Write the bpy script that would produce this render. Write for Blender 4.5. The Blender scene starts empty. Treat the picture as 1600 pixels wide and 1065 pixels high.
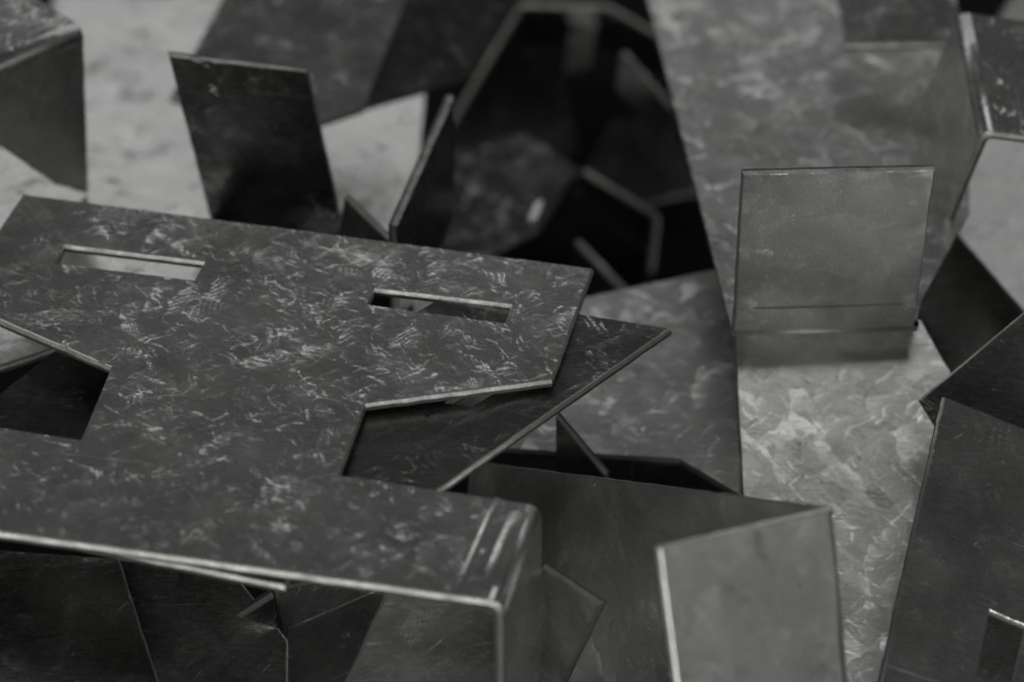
import bpy, bmesh, math, random
from mathutils import Vector, Matrix
from mathutils.geometry import tessellate_polygon

WORLD_STOPS = [(0.0, 0.012, (1, 1, 0.93)), (0.45, 0.05, (1, 1, 0.92)), (0.52, 0.1, (1, 1, 1)), (0.66, 0.1, (1, 1, 1)), (0.8, 0.055, (1, 1, 1)), (0.9, 0.03, (1, 1, 1)), (1.0, 0.012, (1, 1, 1))]
LIGHTS = [   # name, azimuth, elevation, distance, width, height, radiance, colour
    ('far_window_light', 4, 15, 3.0, 4.2, 0.9, 0.8, (1, 1, 1)),
    ('overhead_lamp_light', 180, 89, 2.4, 1.0, 1.2, 1.5, (1, 1, 0.99)),
    ('front_lamp_light', 190, 6, 2.4, 2.8, 1.0, 4.2, (1, 1, 0.965)),
    ('right_window_light', 100, 16, 2.6, 2.0, 1.6, 0.22, (0.97, 1, 0.93)),
    ('left_fill_light', -115, 18, 2.6, 1.6, 1.2, 0.7, (1, 1, 0.96)),  # added fill, no real source: lifts the dim left-facing plates
]

# ------------------------------------------------------------------ camera, light, exposure
scene = bpy.context.scene
MM = 0.001                                     # every size below is in millimetres
PITCH, DIST = math.radians(36), 0.600
cam_data = bpy.data.cameras.new("camera")
cam_data.lens, cam_data.sensor_width = 100, 36
cam_data.clip_start, cam_data.clip_end = 0.02, 60
cam_data.dof.use_dof = True
cam_data.dof.focus_distance = 0.598
cam_data.dof.aperture_fstop = 8.6
cam_data.dof.aperture_blades = 8
cam = bpy.data.objects.new("camera", cam_data)
cam.location = (0, -DIST * math.cos(PITCH), DIST * math.sin(PITCH))
cam.rotation_euler = (math.pi / 2 - PITCH, 0, 0)
scene.collection.objects.link(cam)
scene.camera = cam

world = bpy.data.worlds.new("World")
scene.world = world
world.use_nodes = True
wn, wl = world.node_tree.nodes, world.node_tree.links
wn.clear()
w_out = wn.new("ShaderNodeOutputWorld")
w_bg = wn.new("ShaderNodeBackground")
w_tc = wn.new("ShaderNodeTexCoord")
w_sep = wn.new("ShaderNodeSeparateXYZ")
w_ramp = wn.new("ShaderNodeValToRGB")
wl.new(w_tc.outputs["Generated"], w_sep.inputs[0])
w_map = wn.new("ShaderNodeMapRange")
w_map.inputs[1].default_value, w_map.inputs[2].default_value = -1, 1
wl.new(w_sep.outputs["Z"], w_map.inputs[0])
wl.new(w_map.outputs[0], w_ramp.inputs[0])
r = w_ramp.color_ramp                          # a dim workshop: dark floor, grey walls, black ceiling
for k, (p, v, tint) in enumerate(WORLD_STOPS):
    e = r.elements[k] if k < 2 else r.elements.new(p)
    e.position = p
    e.color = (v * tint[0], v * tint[1], v * tint[2], 1)
wl.new(w_ramp.outputs[0], w_bg.inputs[0])
w_bg.inputs[1].default_value = 1.0
wl.new(w_bg.outputs[0], w_out.inputs[0])


def area_light(name, az, elev, dist, w, h, radiance, color):
    """A window, lamp or added fill panel seen from the pile at azimuth az (0 = far side, 90 = right) and elevation elev."""
    d = bpy.data.lights.new(name, "AREA")
    d.shape, d.size, d.size_y = "RECTANGLE", w, h
    d.energy = radiance * math.pi * w * h
    d.color = color
    o = bpy.data.objects.new(name, d)
    a, e = math.radians(az), math.radians(elev)
    v = Vector((math.sin(a) * math.cos(e), math.cos(a) * math.cos(e), math.sin(e)))
    o.location = v * dist
    o.rotation_euler = v.to_track_quat("Z", "Y").to_euler()
    scene.collection.objects.link(o)


for spec in LIGHTS:
    area_light(*spec)

scene.view_settings.view_transform = "Standard"
scene.view_settings.look = "None"
scene.view_settings.exposure = 0
scene.view_settings.gamma = 1
scene.view_settings.use_curve_mapping = False
scene.cycles.use_denoising = True
scene.cycles.max_bounces = 10
scene.cycles.glossy_bounces = 8
scene.cycles.sample_clamp_indirect = 3


# ------------------------------------------------------------------ materials
def node(nt, kind, **kw):
    n = nt.nodes.new(kind)
    for k, v in kw.items():
        setattr(n, k, v)
    return n


def math_n(nt, op, a, b=None, c=None):
    n = node(nt, "ShaderNodeMath", operation=op)
    for i, x in enumerate((a, b, c)):
        if x is None:
            continue
        if isinstance(x, (int, float)):
            n.inputs[i].default_value = x
        else:
            nt.links.new(x, n.inputs[i])
    return n.outputs[0]


def vec_n(nt, op, a, b=None, scale=None):
    n = node(nt, "ShaderNodeVectorMath", operation=op)
    for i, x in enumerate((a, b)):
        if x is None:
            continue
        if isinstance(x, (tuple, list)):
            n.inputs[i].default_value = x
        else:
            nt.links.new(x, n.inputs[i])
    if scale is not None:
        if isinstance(scale, (int, float)):
            n.inputs["Scale"].default_value = scale
        else:
            nt.links.new(scale, n.inputs["Scale"])
    return n.outputs["Value"] if op in ("DOT_PRODUCT", "LENGTH") else n.outputs[0]


def map_n(nt, x, a, b, c, d):
    n = node(nt, "ShaderNodeMapRange")
    n.clamp = True
    nt.links.new(x, n.inputs[0])
    for i, v in enumerate((a, b, c, d)):
        n.inputs[i + 1].default_value = v
    return n.outputs[0]


def noise_n(nt, vec, scale, detail=3, rough=0.55):
    n = node(nt, "ShaderNodeTexNoise")
    nt.links.new(vec, n.inputs["Vector"])
    n.inputs["Scale"].default_value = scale
    n.inputs["Detail"].default_value = detail
    n.inputs["Roughness"].default_value = rough
    return n


def metal_base(name):
    m = bpy.data.materials.new(name)
    m.use_nodes = True
    nt = m.node_tree
    nt.nodes.clear()
    out = node(nt, "ShaderNodeOutputMaterial")
    bs = node(nt, "ShaderNodeBsdfPrincipled")
    nt.links.new(bs.outputs[0], out.inputs[0])
    bs.inputs["Metallic"].default_value = 1.0
    tc = node(nt, "ShaderNodeTexCoord")
    oi = node(nt, "ShaderNodeObjectInfo")
    p = vec_n(nt, "ADD", vec_n(nt, "SCALE", tc.outputs["Object"], scale=1000.0),
              vec_n(nt, "SCALE", oi.outputs["Location"], scale=41000.0))
    return m, nt, bs, p


def zinc(name, lo, hi, rough=0.26, tint=(1, 1, 0.985), broad=0.15, fern=1.0, barb=0.25, leaf=1.0):
    """Hot-dip galvanised sheet: overlapping feather-shaped crystals with barbs that tilt the mirror a little,
    fine rolling grain, scratches, stains, and a frosted share that scatters widely."""
    m, nt, bs, p = metal_base(name)
    half = (0.5, 0.5, 0.5)
    warp = vec_n(nt, "SUBTRACT", noise_n(nt, p, 0.14, 2, 0.5).outputs["Color"], half)
    pw = vec_n(nt, "ADD", p, vec_n(nt, "SCALE", warp, scale=4.5))
    grain3 = noise_n(nt, p, 2.4, 3, 0.7)
    fine = vec_n(nt, "SUBTRACT", grain3.outputs["Color"], half)
    mg = node(nt, "ShaderNodeMapping")
    nt.links.new(p, mg.inputs["Vector"])
    mg.inputs["Scale"].default_value = (0.35, 2.2, 2.2)
    streak = noise_n(nt, mg.outputs[0], 1.0, 3, 0.65)
    big = noise_n(nt, p, 0.035, 3, 0.55).outputs[0]
    stain = noise_n(nt, p, 0.06, 4, 0.6)

    def feathers(size, rot, stretch, pitch, lo_, hi_, gate_scale, barb):
        mm = node(nt, "ShaderNodeMapping")
        nt.links.new(pw, mm.inputs["Vector"])
        mm.vector_type = "TEXTURE"
        mm.inputs["Scale"].default_value = (stretch, 1.0, 1.0)
        mm.inputs["Rotation"].default_value = (0.2, 0.15, rot)
        v = node(nt, "ShaderNodeTexVoronoi", feature="F1")
        nt.links.new(mm.outputs[0], v.inputs["Vector"])
        v.inputs["Scale"].default_value = 1.0 / size
        c = v.outputs["Color"]
        s = node(nt, "ShaderNodeSeparateColor")
        nt.links.new(c, s.inputs[0])
        d = vec_n(nt, "NORMALIZE", vec_n(nt, "SUBTRACT", c, half))
        e = vec_n(nt, "NORMALIZE", vec_n(nt, "CROSS_PRODUCT", d, (0.25, 0.2, 0.95)))
        q = vec_n(nt, "ADD", vec_n(nt, "SUBTRACT", mm.outputs[0], v.outputs["Position"]), vec_n(nt, "SCALE", fine, scale=0.35))
        g = math_n(nt, "DIVIDE", vec_n(nt, "DOT_PRODUCT", q, d), size)
        env = map_n(nt, g, -0.02, 0.42, 0.0, 1.0)
        ph = math_n(nt, "ADD", math_n(nt, "MULTIPLY", vec_n(nt, "DOT_PRODUCT", q, e),
                    math_n(nt, "MULTIPLY", map_n(nt, s.outputs[2], 0, 1, 0.55, 1.35), 2 * math.pi / pitch)),
                    math_n(nt, "MULTIPLY", math_n(nt, "MULTIPLY", g, g), 9.0))
        st = map_n(nt, math_n(nt, "ADD", math_n(nt, "SINE", ph), map_n(nt, noise_n(nt, p, 0.9, 1, 0.5).outputs[0], 0.3, 0.7, -0.7, 0.7)), -0.5, 0.9, barb, 1.0)
        gate = map_n(nt, noise_n(nt, p, gate_scale, 2, 0.5).outputs[0], 0.36, 0.58, 0.3, 1.0)
        act = math_n(nt, "MULTIPLY", map_n(nt, s.outputs[1], lo_, hi_, 0.08, 1), gate)
        a = math_n(nt, "MULTIPLY", math_n(nt, "MULTIPLY", env, st), act)
        a = math_n(nt, "MULTIPLY", a, map_n(nt, streak.outputs[0], 0.36, 0.62, 0.2, 1.0))
        return a, d

    layers = [(feathers(9.0, 0.4, 1.5, 1.25, 0.10, 0.60, 0.07, 0.8), 0.13 * leaf),
              (feathers(6.0, 1.3, 1.9, 0.95, 0.10, 0.55, 0.09, barb), 0.23),
              (feathers(4.2, -0.7, 2.6, 0.60, 0.25, 0.65, 0.12, barb), 0.28),
              (feathers(1.5, 0.75, 5.0, 0.70, 0.56, 0.86, 0.15, 0.6), 0.24),
              (feathers(1.1, 2.2, 6.0, 0.60, 0.62, 0.86, 0.19, 0.6), 0.23),
              (feathers(1.3, -0.3, 5.0, 0.60, 0.64, 0.86, 0.17, 0.6), 0.23)]
    # long rolling scratches and a few stray ones
    def scratches(scale, rot, lo_, hi_, src):
        ms = node(nt, "ShaderNodeMapping")
        nt.links.new(src, ms.inputs["Vector"])
        ms.vector_type = "TEXTURE"
        ms.inputs["Scale"].default_value = scale
        ms.inputs["Rotation"].default_value = rot
        return map_n(nt, noise_n(nt, ms.outputs[0], 1.0, 1, 0.5).outputs[0], lo_, hi_, 0, 1)

    scr = math_n(nt, "MAXIMUM", scratches((77, 0.8, 0.8), (0, 0, 0.03), 0.735, 0.765, p),
                 scratches((16, 0.7, 2.0), (0.1, 0.1, 0.9), 0.75, 0.78, pw))
    scr = math_n(nt, "MULTIPLY", scr, map_n(nt, grain3.outputs[0], 0.35, 0.55, 0.3, 1))

    nn = node(nt, "ShaderNodeNewGeometry").outputs["Normal"]
    light = None
    for (a, d), k in layers:
        nn = vec_n(nt, "ADD", nn, vec_n(nt, "SCALE", d, scale=math_n(nt, "MULTIPLY", a, k * fern)))
        light = a if light is None else math_n(nt, "MAXIMUM", light, a)
    nn = vec_n(nt, "ADD", nn, vec_n(nt, "SCALE", layers[2][0][1], scale=math_n(nt, "MULTIPLY", scr, 0.2 * fern)))
    for c_, k in ((fine, 0.10), (vec_n(nt, "SUBTRACT", streak.outputs["Color"], half), 0.08), (warp, 0.05)):
        nn = vec_n(nt, "ADD", nn, vec_n(nt, "SCALE", c_, scale=k))
    nt.links.new(vec_n(nt, "NORMALIZE", nn), bs.inputs["Normal"])
    rg = math_n(nt, "ADD", rough - 0.10, math_n(nt, "MULTIPLY", streak.outputs[0], 0.10))
    rg = math_n(nt, "ADD", rg, math_n(nt, "MULTIPLY", stain.outputs[0], 0.12))
    rg = math_n(nt, "ADD", rg, math_n(nt, "MULTIPLY", scr, 0.15))
    nt.links.new(rg, bs.inputs["Roughness"])
    val = math_n(nt, "ADD", math_n(nt, "MULTIPLY", stain.outputs[0], 0.30), math_n(nt, "MULTIPLY", grain3.outputs[0], 0.40))
    val = math_n(nt, "ADD", val, math_n(nt, "ADD", math_n(nt, "MULTIPLY", big, 0.30), math_n(nt, "MULTIPLY", streak.outputs[0], 0.30)))
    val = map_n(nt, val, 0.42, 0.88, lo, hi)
    val = math_n(nt, "ADD", val, math_n(nt, "MULTIPLY", math_n(nt, "MAXIMUM", scr, light), 0.17))
    hue = math_n(nt, "SUBTRACT", noise_n(nt, p, 0.05, 3, 0.6).outputs[0], 0.5)
    cb = node(nt, "ShaderNodeCombineColor")
    for i, k in enumerate((-0.04, 0.03, -0.10)):
        f = math_n(nt, "ADD", tint[i], math_n(nt, "MULTIPLY", hue, k))
        nt.links.new(math_n(nt, "MULTIPLY", val, f), cb.inputs[i])
    nt.links.new(cb.outputs[0], bs.inputs["Base Color"])
    frost = node(nt, "ShaderNodeBsdfPrincipled")
    frost.inputs["Metallic"].default_value = 1.0
    frost.inputs["Roughness"].default_value = 0.68
    nt.links.new(cb.outputs[0], frost.inputs["Base Color"])
    mix = node(nt, "ShaderNodeMixShader")
    fr = math_n(nt, "ADD", map_n(nt, stain.outputs[0], 0.3, 0.7, broad * 0.65, broad * 1.35), math_n(nt, "MULTIPLY", scr, 0.3))
    nt.links.new(fr, mix.inputs[0])
    nt.links.new(bs.outputs[0], mix.inputs[1])
    nt.links.new(frost.outputs[0], mix.inputs[2])
    nt.links.new(mix.outputs[0], nt.nodes["Material Output"].inputs[0])
    return m


def cut_steel(name, base, rough):
    """The sheared edge of the sheet: bare steel with fine vertical drag lines."""
    m, nt, bs, p = metal_base(name)
    n = noise_n(nt, p, 0.22, 5, 0.7).outputs[0]
    f = noise_n(nt, p, 3.0, 2, 0.6)
    val = map_n(nt, n, 0.3, 0.7, base * 0.6, base * 1.15)
    cb = node(nt, "ShaderNodeCombineColor")
    for i, t in enumerate((1, 0.99, 0.96)):
        nt.links.new(math_n(nt, "MULTIPLY", val, t), cb.inputs[i])
    nt.links.new(cb.outputs[0], bs.inputs["Base Color"])
    nt.links.new(map_n(nt, n, 0.3, 0.7, rough + 0.08, rough - 0.05), bs.inputs["Roughness"])
    geo = node(nt, "ShaderNodeNewGeometry")
    nn = vec_n(nt, "ADD", geo.outputs["Normal"],
               vec_n(nt, "SCALE", vec_n(nt, "SUBTRACT", f.outputs["Color"], (0.5, 0.5, 0.5)), scale=0.35))
    nt.links.new(vec_n(nt, "NORMALIZE", nn), bs.inputs["Normal"])
    return m


MAT = {
    "zinc": zinc("galvanised_sheet", 0.36, 0.62),
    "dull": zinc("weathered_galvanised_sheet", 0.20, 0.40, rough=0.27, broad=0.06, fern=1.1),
    "pale": zinc("bright_galvanised_sheet", 0.40, 0.76, rough=0.30, broad=0.25, fern=0.7, barb=0.8),
}
MAT["mottled"] = zinc("mottled_galvanised_sheet", 0.34, 0.80, rough=0.28, broad=0.18, fern=1.25, barb=0.6, leaf=1.5)
MAT["shaded"] = zinc("shade_darkened_sheet", 0.10, 0.26, rough=0.26, broad=0.05, fern=1.1)  # darker copy: shade and dim reflections put into the base colour
EDGE = cut_steel("sheared_steel_edge", 0.60, 0.48)
BURNISHED = cut_steel("burnished_tool_mark", 0.85, 0.24)
FRACTURE = cut_steel("torn_steel_edge", 0.22, 0.55)


def dark_floor():
    m = bpy.data.materials.new("oily_dark_floor")
    m.use_nodes = True
    nt = m.node_tree
    bs = nt.nodes["Principled BSDF"]
    tc = node(nt, "ShaderNodeTexCoord")
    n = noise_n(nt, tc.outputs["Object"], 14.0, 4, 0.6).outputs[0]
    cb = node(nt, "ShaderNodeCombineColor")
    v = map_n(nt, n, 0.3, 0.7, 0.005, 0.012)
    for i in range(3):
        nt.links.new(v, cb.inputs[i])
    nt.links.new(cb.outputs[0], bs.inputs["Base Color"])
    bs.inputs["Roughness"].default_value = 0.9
    bs.inputs["Specular IOR Level"].default_value = 0.1
    return m


# ------------------------------------------------------------------ sheet-metal builder
R_OUT = 3.0                                     # outside bend radius
CH_TOP, CH_BOT = 0.26, 0.14                     # rolled-over and burred rim


def signed_area(p):
    return sum(p[i - 1][0] * p[i][1] - p[i][0] * p[i - 1][1] for i in range(len(p))) / 2


def inset(poly, dist):
    """Offset a CCW loop inwards, dist[i] for the edge i -> i+1."""
    n, out = len(poly), []
    for i in range(n):
        a, b, c = Vector(poly[i - 1]), Vector(poly[i]), Vector(poly[(i + 1) % n])
        e1, e2 = (b - a).normalized(), (c - b).normalized()
        n1, n2 = Vector((-e1.y, e1.x)), Vector((-e2.y, e2.x))
        d1, d2 = dist[i - 1], dist[i]
        det = n1.x * n2.y - n1.y * n2.x
        if abs(det) < 0.08:
            nn = (n1 + n2).normalized()
            out.append(b + nn * (d1 + d2) / 2)
        else:
            out.append(b + Vector(((d1 * n2.y - d2 * n1.y) / det, (n1.x * d2 - n2.x * d1) / det)))
    return out


def refine(poly, seams, rng, step=3.0, amp=0.05):
    """Cut long rim edges into short ones and rough them up a little, seams stay as they are."""
    pts, flags = [], []
    n = len(poly)
    for i in range(n):
        a, b = Vector(poly[i]), Vector(poly[(i + 1) % n])
        seam = i in seams
        k = 1 if seam else max(1, int((b - a).length / step))
        nrm = Vector((-(b - a).y, (b - a).x)).normalized()
        for j in range(k):
            q = a.lerp(b, j / k)
            if j:
                q = q + nrm * rng.gauss(0, amp)
            pts.append(q)
            flags.append(seam)
    return pts, flags


def sheet(bm, poly, holes, seams, t, xf, rng):
    """A flat piece of sheet, outer face at z = 0, with softened rims and two-tone sheared edges."""
    if signed_area(poly) < 0:
        raise ValueError("loop must be CCW")
    loops = []
    for k, lp in enumerate([poly] + list(holes)):
        hole = k > 0
        lp = [tuple(q) for q in lp]
        if hole and signed_area(lp) > 0:
            lp = lp[::-1]                       # clockwise: inset() then grows the hole
        loops.append(refine(lp, seams if not hole else (), rng))

    def put(q, z):
        return bm.verts.new(xf @ Vector((q[0], q[1], z)))

    tops, bots = [], []
    for pts, flags in loops:
        dt = [0 if f else CH_TOP for f in flags]
        db = [0 if f else CH_BOT for f in flags]
        top, bot = inset(pts, [1.8 * d for d in dt]), inset(pts, db)
        lip = inset(pts, dt)                     # the sheared face leans out a little towards its torn half
        rings = [[put(q, 0) for q in top], [put(q, -CH_TOP) for q in lip],
                 [put(q, -t * 0.55 + rng.gauss(0, 0.04)) for q in pts],
                 [put(q, -t + CH_BOT) for q in pts], [put(q, -t) for q in bot]]
        n = len(pts)
        for i in range(n):
            if flags[i]:
                continue
            j = (i + 1) % n
            for r_ in range(4):
                f = bm.faces.new((rings[r_][i], rings[r_ + 1][i], rings[r_ + 1][j], rings[r_][j]))
                f.material_index = (0, 1, 2, 2)[r_]
        tops.append((top, rings[0]))
        bots.append((bot, rings[4]))
    for group, flip in ((tops, False), (bots, True)):
        vs = [v for _, ring in group for v in ring]
        for tri in tessellate_polygon([[Vector((q[0], q[1], 0)) for q in pts] for pts, _ in group]):
            a, b, c = (vs[i] for i in tri)
            try:
                f = bm.faces.new((a, b, c))
            except ValueError:
                continue
            f.normal_update()
            want = (xf.to_3x3() @ Vector((0, 0, -1 if flip else 1)))
            if f.normal.dot(want) < 0:
                f.normal_flip()


def bend(bm, a, b, e, ez, ang, t, seg=9):
    """The rounded fold that joins base edge a-b (already set back) to its flange."""
    u = (b - a).normalized()
    w = (b - a).length
    c0 = a - ez * R_OUT                          # axis of the bend
    c1 = 1.8 * CH_TOP
    prof = [(c1, 0, 0), (w - c1, 0, 0), (w - CH_TOP, -CH_TOP, 1), (w, -t * 0.55, 2), (w, -t + CH_BOT, 2), (w - CH_BOT, -t, 0),
            (CH_BOT, -t, 2), (0, -t + CH_BOT, 2), (0, -t * 0.55, 1), (CH_TOP, -CH_TOP, 0)]
    rings = []
    for k in range(seg + 1):
        th = ang * k / seg
        d = ez * math.cos(th) + e * math.sin(th)
        rings.append([bm.verts.new(c0 + u * x + d * (R_OUT + z)) for x, z, _ in prof])
    n = len(prof)
    for k in range(seg):
        for i in range(n):
            j = (i + 1) % n
            f = bm.faces.new((rings[k][i], rings[k][j], rings[k + 1][j], rings[k + 1][i]))
            f.smooth = i in (0, 5)
            f.material_index = {2: 1, 3: 2, 7: 2, 8: 1}.get(i, 0)


def set_back(poly, i, d):
    """Move edge i of the CCW loop inwards by d, sliding its ends along the neighbouring edges."""
    n = len(poly)
    dist = [0.0] * n
    dist[i] = d
    q = inset(poly, dist)
    out = [Vector(p) for p in poly]
    out[i], out[(i + 1) % n] = q[i], q[(i + 1) % n]
    return out


def to_object(name, bm, parent, mats):
    bmesh.ops.recalc_face_normals(bm, faces=bm.faces)
    bmesh.ops.scale(bm, vec=(MM, MM, MM), verts=bm.verts)
    me = bpy.data.meshes.new(name)
    bm.to_mesh(me)
    bm.free()
    for m in mats:
        me.materials.append(m)
    o = bpy.data.objects.new(name, me)
    o.parent = parent
    scene.collection.objects.link(o)
    return o


def bracket(name, label, loc, rot, base, holes=(), flanges=(), t=2.0, finish="zinc", part="plate", group=None, marks=()):
    """One folded sheet-metal bracket: a flat plate (outer face z = 0) with flanges folded down at some of its edges."""
    rng = random.Random(label)
    root = bpy.data.objects.new(name, None)
    root.empty_display_size = 0.01
    m = Matrix(rot).to_4x4()
    m.translation = Vector(loc) * MM
    root.matrix_world = m
    root["label"], root["category"] = label, "bracket"
    root["group"] = "galvanised brackets in the pile"
    scene.collection.objects.link(root)
    mats = [MAT[finish], EDGE, FRACTURE, BURNISHED]
    poly = [Vector(p) for p in base]
    seams = set()
    ez = Vector((0, 0, 1))
    jobs = []
    for f in flanges:
        i, ang = f["edge"], math.radians(f.get("ang", 90))
        a, b = Vector(base[i]), Vector(base[(i + 1) % len(base)])
        back = R_OUT * math.tan(ang / 2)
        poly = set_back(poly, i, back)
        seams.add(i)
        jobs.append((i, ang, a, b, back, f))
    bm = bmesh.new()
    sheet(bm, poly, holes, seams, t, Matrix.Identity(4), rng)
    for q in marks:                              # low ridges across the sheet: tool marks, and one added highlight band
        ridge(bm, *q)
    plate = to_object(part, bm, root, mats)
    for i, ang, a, b, back, f in jobs:
        out = f["out"]
        u = (b - a).normalized()
        u3 = Vector((u.x, u.y, 0))
        e = Vector((u.y, -u.x, 0))
        w = -ez * math.sin(ang) + e * math.cos(ang)
        nrm = e * math.sin(ang) + ez * math.cos(ang)
        a3 = Vector((a.x, a.y, 0))
        fp = [Vector((s, -d)) for s, d in out]
        if signed_area(fp) < 0:
            fp = fp[::-1]
        k = min(range(len(fp)), key=lambda q: abs(fp[q].y) + abs(fp[(q + 1) % len(fp)].y))
        fp = set_back(fp, k, back)
        xf = Matrix((u3, -w, nrm)).transposed().to_4x4()
        xf.translation = a3
        bm = bmesh.new()
        sheet(bm, fp, (), {k}, t, xf, rng)
        p0 = poly[i]
        p1 = poly[(i + 1) % len(poly)]
        for x0, d0, x1, d1, *rest in f.get("marks", ()):
            ridge(bm, x0, -d0, x1, -d1, *rest, xf=xf)
        bend(bm, Vector((p0.x, p0.y, 0)), Vector((p1.x, p1.y, 0)), e, ez, ang, t)
        to_object("flange", bm, root, mats)
    return root


def ridge(bm, x0, y0, x1, y1, width, h, mat=1, xf=Matrix.Identity(4), t=2.0):
    """A low rounded ridge pressed into the sheet; a negative height puts it on the inner face."""
    a, b = Vector((x0, y0, 0)), Vector((x1, y1, 0))
    s = Vector((-(b - a).y, (b - a).x, 0)).normalized()
    base = 0.0 if h > 0 else -t
    sink = -0.02 if h > 0 else 0.02
    rows = []
    n = max(2, int((b - a).length / 2))
    for k in range(n + 1):
        c = a.lerp(b, k / n)
        fade = min(1, 4 * min(k, n - k) / n)
        rows.append([bm.verts.new(xf @ (c + s * width * q + Vector((0, 0, base + h * z * fade + sink))))
                     for q, z in ((-.5, 0), (-.33, .38), (-.15, .88), (0, 1), (.15, .88), (.33, .38), (.5, 0))])
    for k in range(n):
        for j in range(6):
            f = bm.faces.new((rows[k][j], rows[k + 1][j], rows[k + 1][j + 1], rows[k][j + 1]))
            f.smooth = True
            f.material_index = mat


# ------------------------------------------------------------------ the ground under the pile
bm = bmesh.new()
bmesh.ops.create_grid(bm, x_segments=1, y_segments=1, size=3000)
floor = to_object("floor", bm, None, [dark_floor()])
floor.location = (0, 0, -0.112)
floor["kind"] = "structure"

# ------------------------------------------------------------------ the brackets
bracket('slotted_bracket',
        'large T-shaped bracket with two slots lying on top of the pile in front',
        (-56.58, -15.41, 0.0),
        ((0.9745, 0.2244, 0.0), (-0.2244, 0.9745, 0.0), (0.0, 0.0, 1.0)),
        ((-69.5, 58.3), (-69.5, 15.5), (-27.9, -0.0), (-25.6, -24.4), (-69.0, -23.8), (-69.0, -56.3), (68.9, -53.8), (69.7, -23.9), (28.4, -23.6), (27.4, -0.2), (62.8, 16.5), (63.0, 58.3)),
        holes=[((-53.0, 40.8), (-20.9, 41.5), (-21.0, 34.4), (-52.2, 33.8)), ((18.3, 40.0), (48.4, 40.8), (48.4, 34.0), (18.5, 34.1))],
        flanges=[{"edge": 4, "ang": 90.0, "out": ((0.0, 0.0), (0.0, 44.0), (32.5, 44.0), (32.5, 0.0))}, {"edge": 6, "ang": 90.0, "out": ((0.0, 0.0), (0.0, 44.0), (29.9, 44.0), (29.9, 0.0))}],
        marks=[[60.9, -23.9, 59.7, -53.1, 1.9, 0.36, 3], [65.7, -26.7, 65.0, -49.6, 3.6, 0.6, 3]])
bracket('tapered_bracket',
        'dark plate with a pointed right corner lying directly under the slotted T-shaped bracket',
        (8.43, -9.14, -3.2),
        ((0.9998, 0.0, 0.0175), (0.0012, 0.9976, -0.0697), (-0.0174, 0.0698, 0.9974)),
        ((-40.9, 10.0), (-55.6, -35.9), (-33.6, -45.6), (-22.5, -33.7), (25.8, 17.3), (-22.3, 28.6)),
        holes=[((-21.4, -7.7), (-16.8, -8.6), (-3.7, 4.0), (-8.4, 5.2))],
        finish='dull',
        marks=[[1.2, 0.4, -30.1, -26.7, 6.0, 0.35, 0]])  # ridge added to shape a soft reflected band into the plate
bracket('bright_plate_bracket',
        'pale sheet seen through the left slot and beside the left wing of the slotted bracket',
        (-111.15, 57.27, -21.0),
        ((1.0, 0.0, 0.0), (0.0, 0.9903, 0.1392), (0.0, -0.1392, 0.9903)),
        ((-11.0, -55.2), (7.6, -41.3), (24.0, -27.1), (56.1, -16.2), (38.8, 29.3), (-35.0, 80.8)),
        finish='mottled')
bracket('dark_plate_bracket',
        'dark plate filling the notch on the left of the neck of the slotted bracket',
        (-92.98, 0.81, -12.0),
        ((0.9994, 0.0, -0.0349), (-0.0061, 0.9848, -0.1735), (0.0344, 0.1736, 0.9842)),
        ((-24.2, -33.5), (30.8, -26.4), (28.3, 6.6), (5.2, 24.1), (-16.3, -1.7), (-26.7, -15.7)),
        finish='shaded')
bracket('angle_bracket',
        'folded bracket at the top left with a grey top and a dark front flange',
        (-99.95, 95.72, 21.17),
        ((0.6972, -0.714, 0.0638), (0.7161, 0.6978, -0.016), (-0.0331, 0.0568, 0.9978)),
        ((0.0, 16.0), (-0.2, 26.7), (-10.5, 48.2), (-45.9, -0.0), (-0.0, 0.0)),
        flanges=[{"edge": 3, "ang": 90.0, "out": ((45.9, 0.0), (45.9, 47.5), (36.7, 41.0), (20.2, 22.3), (0.0, 20.0), (0.0, 0.0))}])
bracket('flat_bracket',
        'pale blotchy sheet lying between the top left angle bracket and the upright dark tab',
        (-104.07, 199.05, -62.0),
        ((1.0, 0.0, 0.0), (0.0, 0.9903, 0.1392), (0.0, -0.1392, 0.9903)),
        ((-29.4, 4.6), (-9.0, -89.9), (41.6, -97.2), (39.0, -17.8), (27.4, 112.2), (-39.2, 112.2)),
        finish='mottled')
bracket('upright_bracket',
        'dark upright tab with a thin light rim standing behind the slotted bracket',
        (-47.16, 80.84, 17.69),
        ((-0.99, -0.141, 0.0013), (-0.0136, 0.0865, -0.9962), (0.1403, -0.9862, -0.0876)),
        ((0.0, 0.0), (32.1, 0.0), (17.6, 52.0), (-15.0, 52.1)),
        finish='shaded')
bracket('flat_bracket',
        'mid grey plate lying behind the upright dark tab',
        (-58.17, 155.4, -22.0),
        ((1.0, 0.0, 0.0), (0.0, 0.9903, -0.1392), (0.0, 0.1392, 0.9903)),
        ((-15.3, 41.6), (-19.3, 24.6), (-25.3, 0.5), (-29.4, -15.8), (-3.0, -31.5), (11.2, -25.2), (20.4, -20.4), (33.1, 41.6)))
bracket('flat_bracket',
        'near black tilted plate to the right of the mid grey plate behind the upright tab',
        (-26.88, 162.24, -26.0),
        ((0.9703, 0.0, 0.2419), (0.0667, 0.9613, -0.2674), (-0.2326, 0.2756, 0.9327)),
        ((1.8, 36.1), (-13.1, -18.9), (-11.4, -19.9), (8.7, -7.7), (18.1, -0.9), (34.9, 44.3)),
        finish='shaded')
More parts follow.
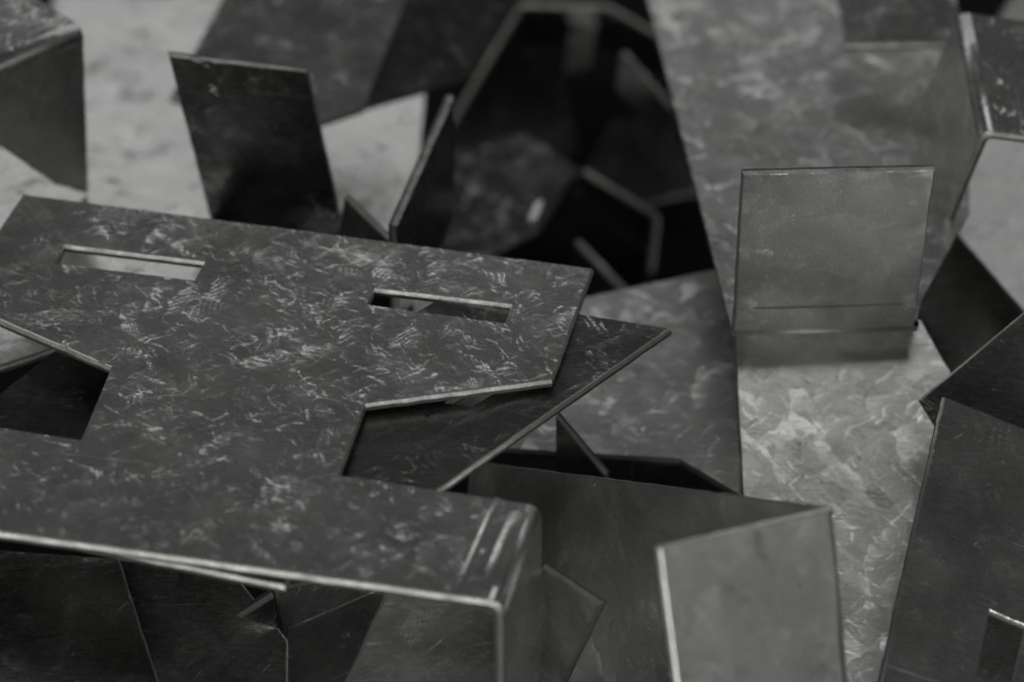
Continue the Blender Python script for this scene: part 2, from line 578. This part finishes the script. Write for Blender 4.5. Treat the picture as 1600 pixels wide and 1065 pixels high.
bracket('flat_bracket',
        'pale sheet lit brightly in the gap between the dark upright tab and the edge-on plate',
        (-33.0, 134.3, -42.0),
        ((1.0, 0.0, 0.0), (0.0, 0.9925, 0.1219), (0.0, -0.1219, 0.9925)),
        ((-17.5, -60.4), (8.5, -60.4), (11.2, -101.0), (25.0, -101.0), (24.6, -63.7), (15.9, -50.4), (9.0, -26.0), (9.8, 52.9), (-25.2, 57.2)),
        finish='mottled')
bracket('small_tab_bracket',
        'small dark pointed tab at the foot of the dark upright tab',
        (-39.31, 78.02, -15.1),
        ((0.6428, 0.133, -0.7544), (-0.766, 0.1116, -0.633), (0.0, 0.9848, 0.1736)),
        ((-1.6, -19.8), (16.7, -10.7), (17.2, -3.0), (-1.0, 0.2)),
        finish='dull')
bracket('upright_bracket',
        'plate standing edge-on with a bright bare rim behind the slotted bracket',
        (-25.92, 47.64, -2.48),
        ((0.2073, 0.0, 0.9783), (0.9783, 0.0, -0.2073), (0.0, 1.0, 0.0)),
        ((0.0, -34.0), (57.6, -34.0), (57.6, 0.0), (0.0, 0.0)),
        finish='dull')
bracket('tab_bracket',
        'big pale plate on the right ending in a square tab folded up towards the viewer',
        (49.06, 26.77, -17.6),
        ((-0.0667, 0.9976, -0.0186), (0.9975, 0.0671, 0.0224), (0.0236, -0.017, -0.9996)),
        ((169.2, -5.1), (162.9, 79.0), (120.1, 75.0), (42.6, 61.4), (7.9, 43.7), (-2.7, 40.3), (-2.6, -0.5)),
        flanges=[{"edge": 5, "ang": 90.0, "out": ((40.8, 0.0), (0.0, 0.0), (0.1, 44.7), (41.5, 44.6)), "marks": [[0.2, 9.2, 40.4, 9.0, 0.9, 0.06, 2]]}],
        finish='pale')
bracket('flat_bracket',
        'darker grey plate resting on the far end of the big pale plate',
        (96.74, 141.97, -3.0),
        ((1.0, 0.0, 0.0), (0.0, 0.9903, -0.1392), (0.0, 0.1392, 0.9903)),
        ((-14.2, 24.2), (-13.5, -10.4), (21.8, -9.4), (9.0, 24.2)))
bracket('tilted_bracket',
        'blurred greenish plate leaning in the far top right corner',
        (144.0, 211.79, -48.75),
        ((0.9063, -0.1786, 0.383), (0.4226, 0.383, -0.8214), (0.0, 0.9063, 0.4226)),
        ((-1.2, -7.1), (31.2, -21.7), (36.0, 8.9), (2.6, 15.9), (-12.4, 1.9)))
bracket('angle_bracket',
        'folded bracket seen end-on at the right with a thin bright rim and a dark top',
        (106.67, 64.34, 12.0),
        ((0.0257, 0.1901, -0.9814), (-0.982, -0.179, -0.0604), (-0.1872, 0.9653, 0.1821)),
        ((0.0, 0.0), (-42.1, 0.0), (-42.1, -54.8), (0.0, -57.7)),
        flanges=[{"edge": 0, "ang": 90.0, "out": ((0.0, 0.0), (42.1, 0.0), (42.1, 42.0), (0.0, 42.0))}])
bracket('tilted_bracket',
        'leaning plate glimpsed under the folded bracket at the right',
        (122.26, 115.02, -37.34),
        ((1.0, 0.0, 0.0), (0.0, 0.9903, 0.1392), (0.0, -0.1392, 0.9903)),
        ((-18.8, 3.8), (-13.3, -26.5), (-3.6, -67.9), (6.8, -88.1), (31.2, 48.3), (5.8, 61.3)),
        finish='dull')
bracket('flat_bracket',
        'dark grey plate below the end-on folded bracket at the right',
        (107.24, 66.57, -46.0),
        ((0.9703, 0.0, -0.2419), (-0.0585, 0.9703, -0.2347), (0.2347, 0.2419, 0.9415)),
        ((-12.0, -5.5), (-10.8, -32.9), (23.9, -50.4), (27.7, -21.2), (3.0, 29.9), (-4.7, 40.5)))
bracket('flat_bracket',
        'nearly black plate with a pointed left corner above the slotted plate at bottom right',
        (87.44, 2.22, -17.36),
        ((0.9903, 0.0895, -0.1066), (-0.1392, 0.6365, -0.7586), (0.0, 0.766, 0.6428)),
        ((10.0, -13.6), (37.6, -20.8), (33.5, 33.5), (20.9, 20.8), (0.0, 0.0)),
        finish='shaded')
bracket('slotted_plate_bracket',
        'tilted plate with a rectangular slot at the bottom right',
        (90.21, -11.49, -5.61),
        ((0.9279, 0.2622, 0.2652), (-0.1321, 0.8961, -0.4236), (-0.3487, 0.3581, 0.8661)),
        ((0.0, -84.4), (33.1, -71.6), (33.1, -0.1), (0.0, 0.0)),
        holes=[((19.3, -44.4), (27.1, -44.7), (26.6, -58.1), (19.2, -59.9))])
bracket('flat_bracket',
        'textured plate seen through the slot of the bottom right plate',
        (101.23, -43.86, -46.75),
        ((0.9976, 0.0, 0.0698), (0.0261, 0.9272, -0.3737), (-0.0647, 0.3746, 0.9249)),
        ((-23.1, -21.0), (14.1, -19.8), (17.5, 12.5), (-18.0, 11.3)))
bracket('flat_bracket',
        'bright broad sheet lying under the square upright tab',
        (71.1, 11.89, -38.08),
        ((1.0, 0.0, 0.0), (0.0, 0.829, -0.5592), (0.0, 0.5592, 0.829)),
        ((-20.4, -8.9), (-17.6, -64.8), (23.6, -64.8), (40.7, -8.9), (26.0, 21.1), (21.4, 30.8), (-21.1, 29.9)),
        finish='pale')
bracket('flat_bracket',
        'mid grey sheet to the right of the pointed dark plate with faint wavy marks',
        (29.6, 40.81, -42.0),
        ((0.9925, 0.0, -0.1219), (0.0021, 0.9998, 0.0173), (0.1219, -0.0175, 0.9924)),
        ((-45.3, 28.7), (-54.1, 9.1), (-38.6, -17.8), (7.5, -29.7), (20.4, -45.1), (22.1, -18.5), (35.1, 4.2), (37.9, 38.4), (19.7, 44.6), (-13.4, 38.0)),
        finish='pale')
bracket('small_tab_bracket',
        'small dark triangular tab standing behind the folded bracket with the pale greenish flange',
        (9.8, 8.13, -26.23),
        ((0.8192, 0.05, -0.5714), (-0.5736, 0.0714, -0.816), (0.0, 0.9962, 0.0872)),
        ((-0.7, 0.1), (0.4, -16.0), (13.7, -13.6), (13.4, -9.8)),
        finish='dull')
bracket('flat_bracket',
        'short grey sheet deep in the gap behind the folded bracket with the pale greenish flange',
        (40.55, 17.69, -50.0),
        ((1.0, 0.0, 0.0), (0.0, 0.9976, 0.0698), (0.0, -0.0698, 0.9976)),
        ((-14.3, -15.0), (1.9, -17.4), (4.2, -7.6), (1.0, 4.6), (-13.5, 6.2)))
bracket('corner_bracket',
        'folded bracket in front with a blurred pale greenish front flange',
        (61.74, -68.48, 11.23),
        ((0.8208, -0.1016, 0.5622), (0.5318, 0.4953, -0.6869), (-0.2087, 0.8628, 0.4605)),
        ((0.0, 0.0), (-42.8, -0.0), (-41.6, -34.1), (0.0, -43.5)),
        flanges=[{"edge": 3, "ang": 90.0, "out": ((0.0, 0.0), (-21.4, 148.0), (44.0, 123.4), (43.5, 0.0))}],
        finish='pale')
bracket('small_plate_bracket',
        'greenish grey tapered tab beside the folded end of the slotted bracket',
        (7.08, -49.7, -20.77),
        ((0.6691, 0.0, -0.7431), (-0.7431, 0.0, -0.6691), (0.0, 1.0, 0.0)),
        ((-3.6, -37.5), (2.9, -33.0), (15.5, 0.9), (-1.9, -0.2)),
        finish='pale')
bracket('leaning_bracket',
        'greenish grey plate standing below the front edge of the slotted bracket',
        (-25.74, -53.1, -25.45),
        ((0.9945, -0.0055, 0.1044), (0.1045, 0.052, -0.9932), (0.0, 0.9986, 0.0523)),
        ((-6.8, -17.6), (-14.3, -34.9), (25.7, -38.7), (24.9, 4.3), (2.5, 6.3)))
bracket('upright_bracket',
        'dark textured plate with a thin bright left rim below the slotted bracket',
        (-49.54, -31.15, -42.87),
        ((0.848, -0.037, 0.5286), (0.5299, 0.0592, -0.846), (0.0, 0.9976, 0.0698)),
        ((-0.0, -39.6), (25.6, -52.0), (32.0, -6.2), (0.0, 0.5)))
bracket('flat_bracket',
        'plate lying just beneath the front edge of the slotted bracket',
        (-62.06, -66.28, -9.0),
        ((0.9745, 0.2244, 0.0), (-0.2244, 0.9745, 0.0), (0.0, 0.0, 1.0)),
        ((-50.4, 6.9), (18.1, 2.4), (18.1, 13.0), (-54.3, 16.8)),
        finish='dull')
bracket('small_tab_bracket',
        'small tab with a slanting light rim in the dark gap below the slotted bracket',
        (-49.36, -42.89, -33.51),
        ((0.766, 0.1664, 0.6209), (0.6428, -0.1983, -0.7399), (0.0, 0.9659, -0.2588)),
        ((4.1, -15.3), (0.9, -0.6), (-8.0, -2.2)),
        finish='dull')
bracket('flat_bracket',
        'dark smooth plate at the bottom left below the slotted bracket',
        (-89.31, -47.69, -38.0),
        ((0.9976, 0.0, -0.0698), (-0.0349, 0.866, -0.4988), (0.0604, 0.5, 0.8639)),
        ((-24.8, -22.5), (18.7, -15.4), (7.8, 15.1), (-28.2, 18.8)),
        finish='shaded')
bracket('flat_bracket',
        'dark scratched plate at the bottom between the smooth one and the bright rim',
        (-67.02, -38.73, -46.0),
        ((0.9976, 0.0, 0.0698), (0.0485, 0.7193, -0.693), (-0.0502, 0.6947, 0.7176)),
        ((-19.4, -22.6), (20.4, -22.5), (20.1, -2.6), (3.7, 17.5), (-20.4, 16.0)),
        finish='shaded')
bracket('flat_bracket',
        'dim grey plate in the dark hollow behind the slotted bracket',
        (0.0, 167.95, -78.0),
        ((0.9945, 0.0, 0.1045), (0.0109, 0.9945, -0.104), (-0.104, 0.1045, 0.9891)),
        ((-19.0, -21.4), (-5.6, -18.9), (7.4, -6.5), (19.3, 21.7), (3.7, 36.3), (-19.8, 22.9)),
        finish='shaded')
bracket('channel_bracket',
        'dark folded channel bracket seen from its open end at the top centre',
        (2.25, 248.59, -57.65),
        ((0.9994, -0.0, 0.0353), (-0.0227, 0.766, 0.6424), (-0.0271, -0.6428, 0.7656)),
        ((0.0, 0.0), (26.9, 0.0), (26.9, 60.0), (0.0, 60.0)),
        flanges=[{"edge": 1, "ang": 27.9, "out": ((0.0, 0.0), (60.0, 0.0), (60.0, 20.5), (0.0, 20.5))}, {"edge": 3, "ang": 61.6, "out": ((0.0, 0.0), (60.0, 0.0), (60.0, 41.5), (0.0, 41.5))}],
        finish='dull')
bracket('flat_bracket',
        'narrow sloping plate between the dark channel and the big pale plate',
        (32.04, 209.89, -51.37),
        ((0.6293, -0.0, 0.7771), (-0.5953, 0.6428, 0.4821), (-0.4995, -0.766, 0.4045)),
        ((0.0, 0.0), (21.9, 0.0), (21.9, 30.0), (0.0, 30.0)),
        finish='dull')
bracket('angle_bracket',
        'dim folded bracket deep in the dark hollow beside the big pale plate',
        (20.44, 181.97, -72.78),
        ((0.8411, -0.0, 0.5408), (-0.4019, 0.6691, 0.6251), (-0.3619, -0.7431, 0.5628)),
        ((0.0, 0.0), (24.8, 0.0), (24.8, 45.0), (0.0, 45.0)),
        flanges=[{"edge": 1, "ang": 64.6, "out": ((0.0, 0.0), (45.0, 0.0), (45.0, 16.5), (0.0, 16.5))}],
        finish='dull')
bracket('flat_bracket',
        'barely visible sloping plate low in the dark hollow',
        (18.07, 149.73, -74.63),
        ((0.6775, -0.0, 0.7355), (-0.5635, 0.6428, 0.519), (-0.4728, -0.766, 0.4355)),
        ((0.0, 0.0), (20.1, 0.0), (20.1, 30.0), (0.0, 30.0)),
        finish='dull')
bracket('small_tab_bracket',  # added tab, put in to make a soft highlight in the hollow
        'tiny blurred tab catching a soft glint in the dark hollow',
        (5.05, 139.77, -59.42),
        ((0.9976, 0.0, 0.0698), (-0.0049, 0.9976, 0.0696), (-0.0696, -0.0698, 0.9951)),
        ((-1.4, -5.6), (1.7, -4.6), (3.8, 8.1), (0.7, 4.9)))
bracket('small_tab_bracket',
        'faint blurred tab deep inside the dark channel bracket',
        (21.28, 262.95, -80.42),
        ((0.9659, 0.1485, -0.212), (-0.2588, 0.554, -0.7912), (0.0, 0.8192, 0.5736)),
        ((-4.5, -10.0), (3.4, -6.4), (4.3, 8.4), (-4.9, 3.6)),
        finish='dull')
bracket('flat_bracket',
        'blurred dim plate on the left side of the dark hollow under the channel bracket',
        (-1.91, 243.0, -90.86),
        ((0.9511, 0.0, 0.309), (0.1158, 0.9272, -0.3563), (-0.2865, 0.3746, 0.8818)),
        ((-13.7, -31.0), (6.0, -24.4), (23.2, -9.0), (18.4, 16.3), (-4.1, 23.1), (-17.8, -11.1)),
        finish='shaded')
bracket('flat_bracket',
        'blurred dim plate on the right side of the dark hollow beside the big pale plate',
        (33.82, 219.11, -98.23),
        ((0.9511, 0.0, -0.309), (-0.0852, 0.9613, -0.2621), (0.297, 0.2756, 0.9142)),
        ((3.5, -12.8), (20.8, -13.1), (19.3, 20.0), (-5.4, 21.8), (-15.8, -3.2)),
        finish='shaded')
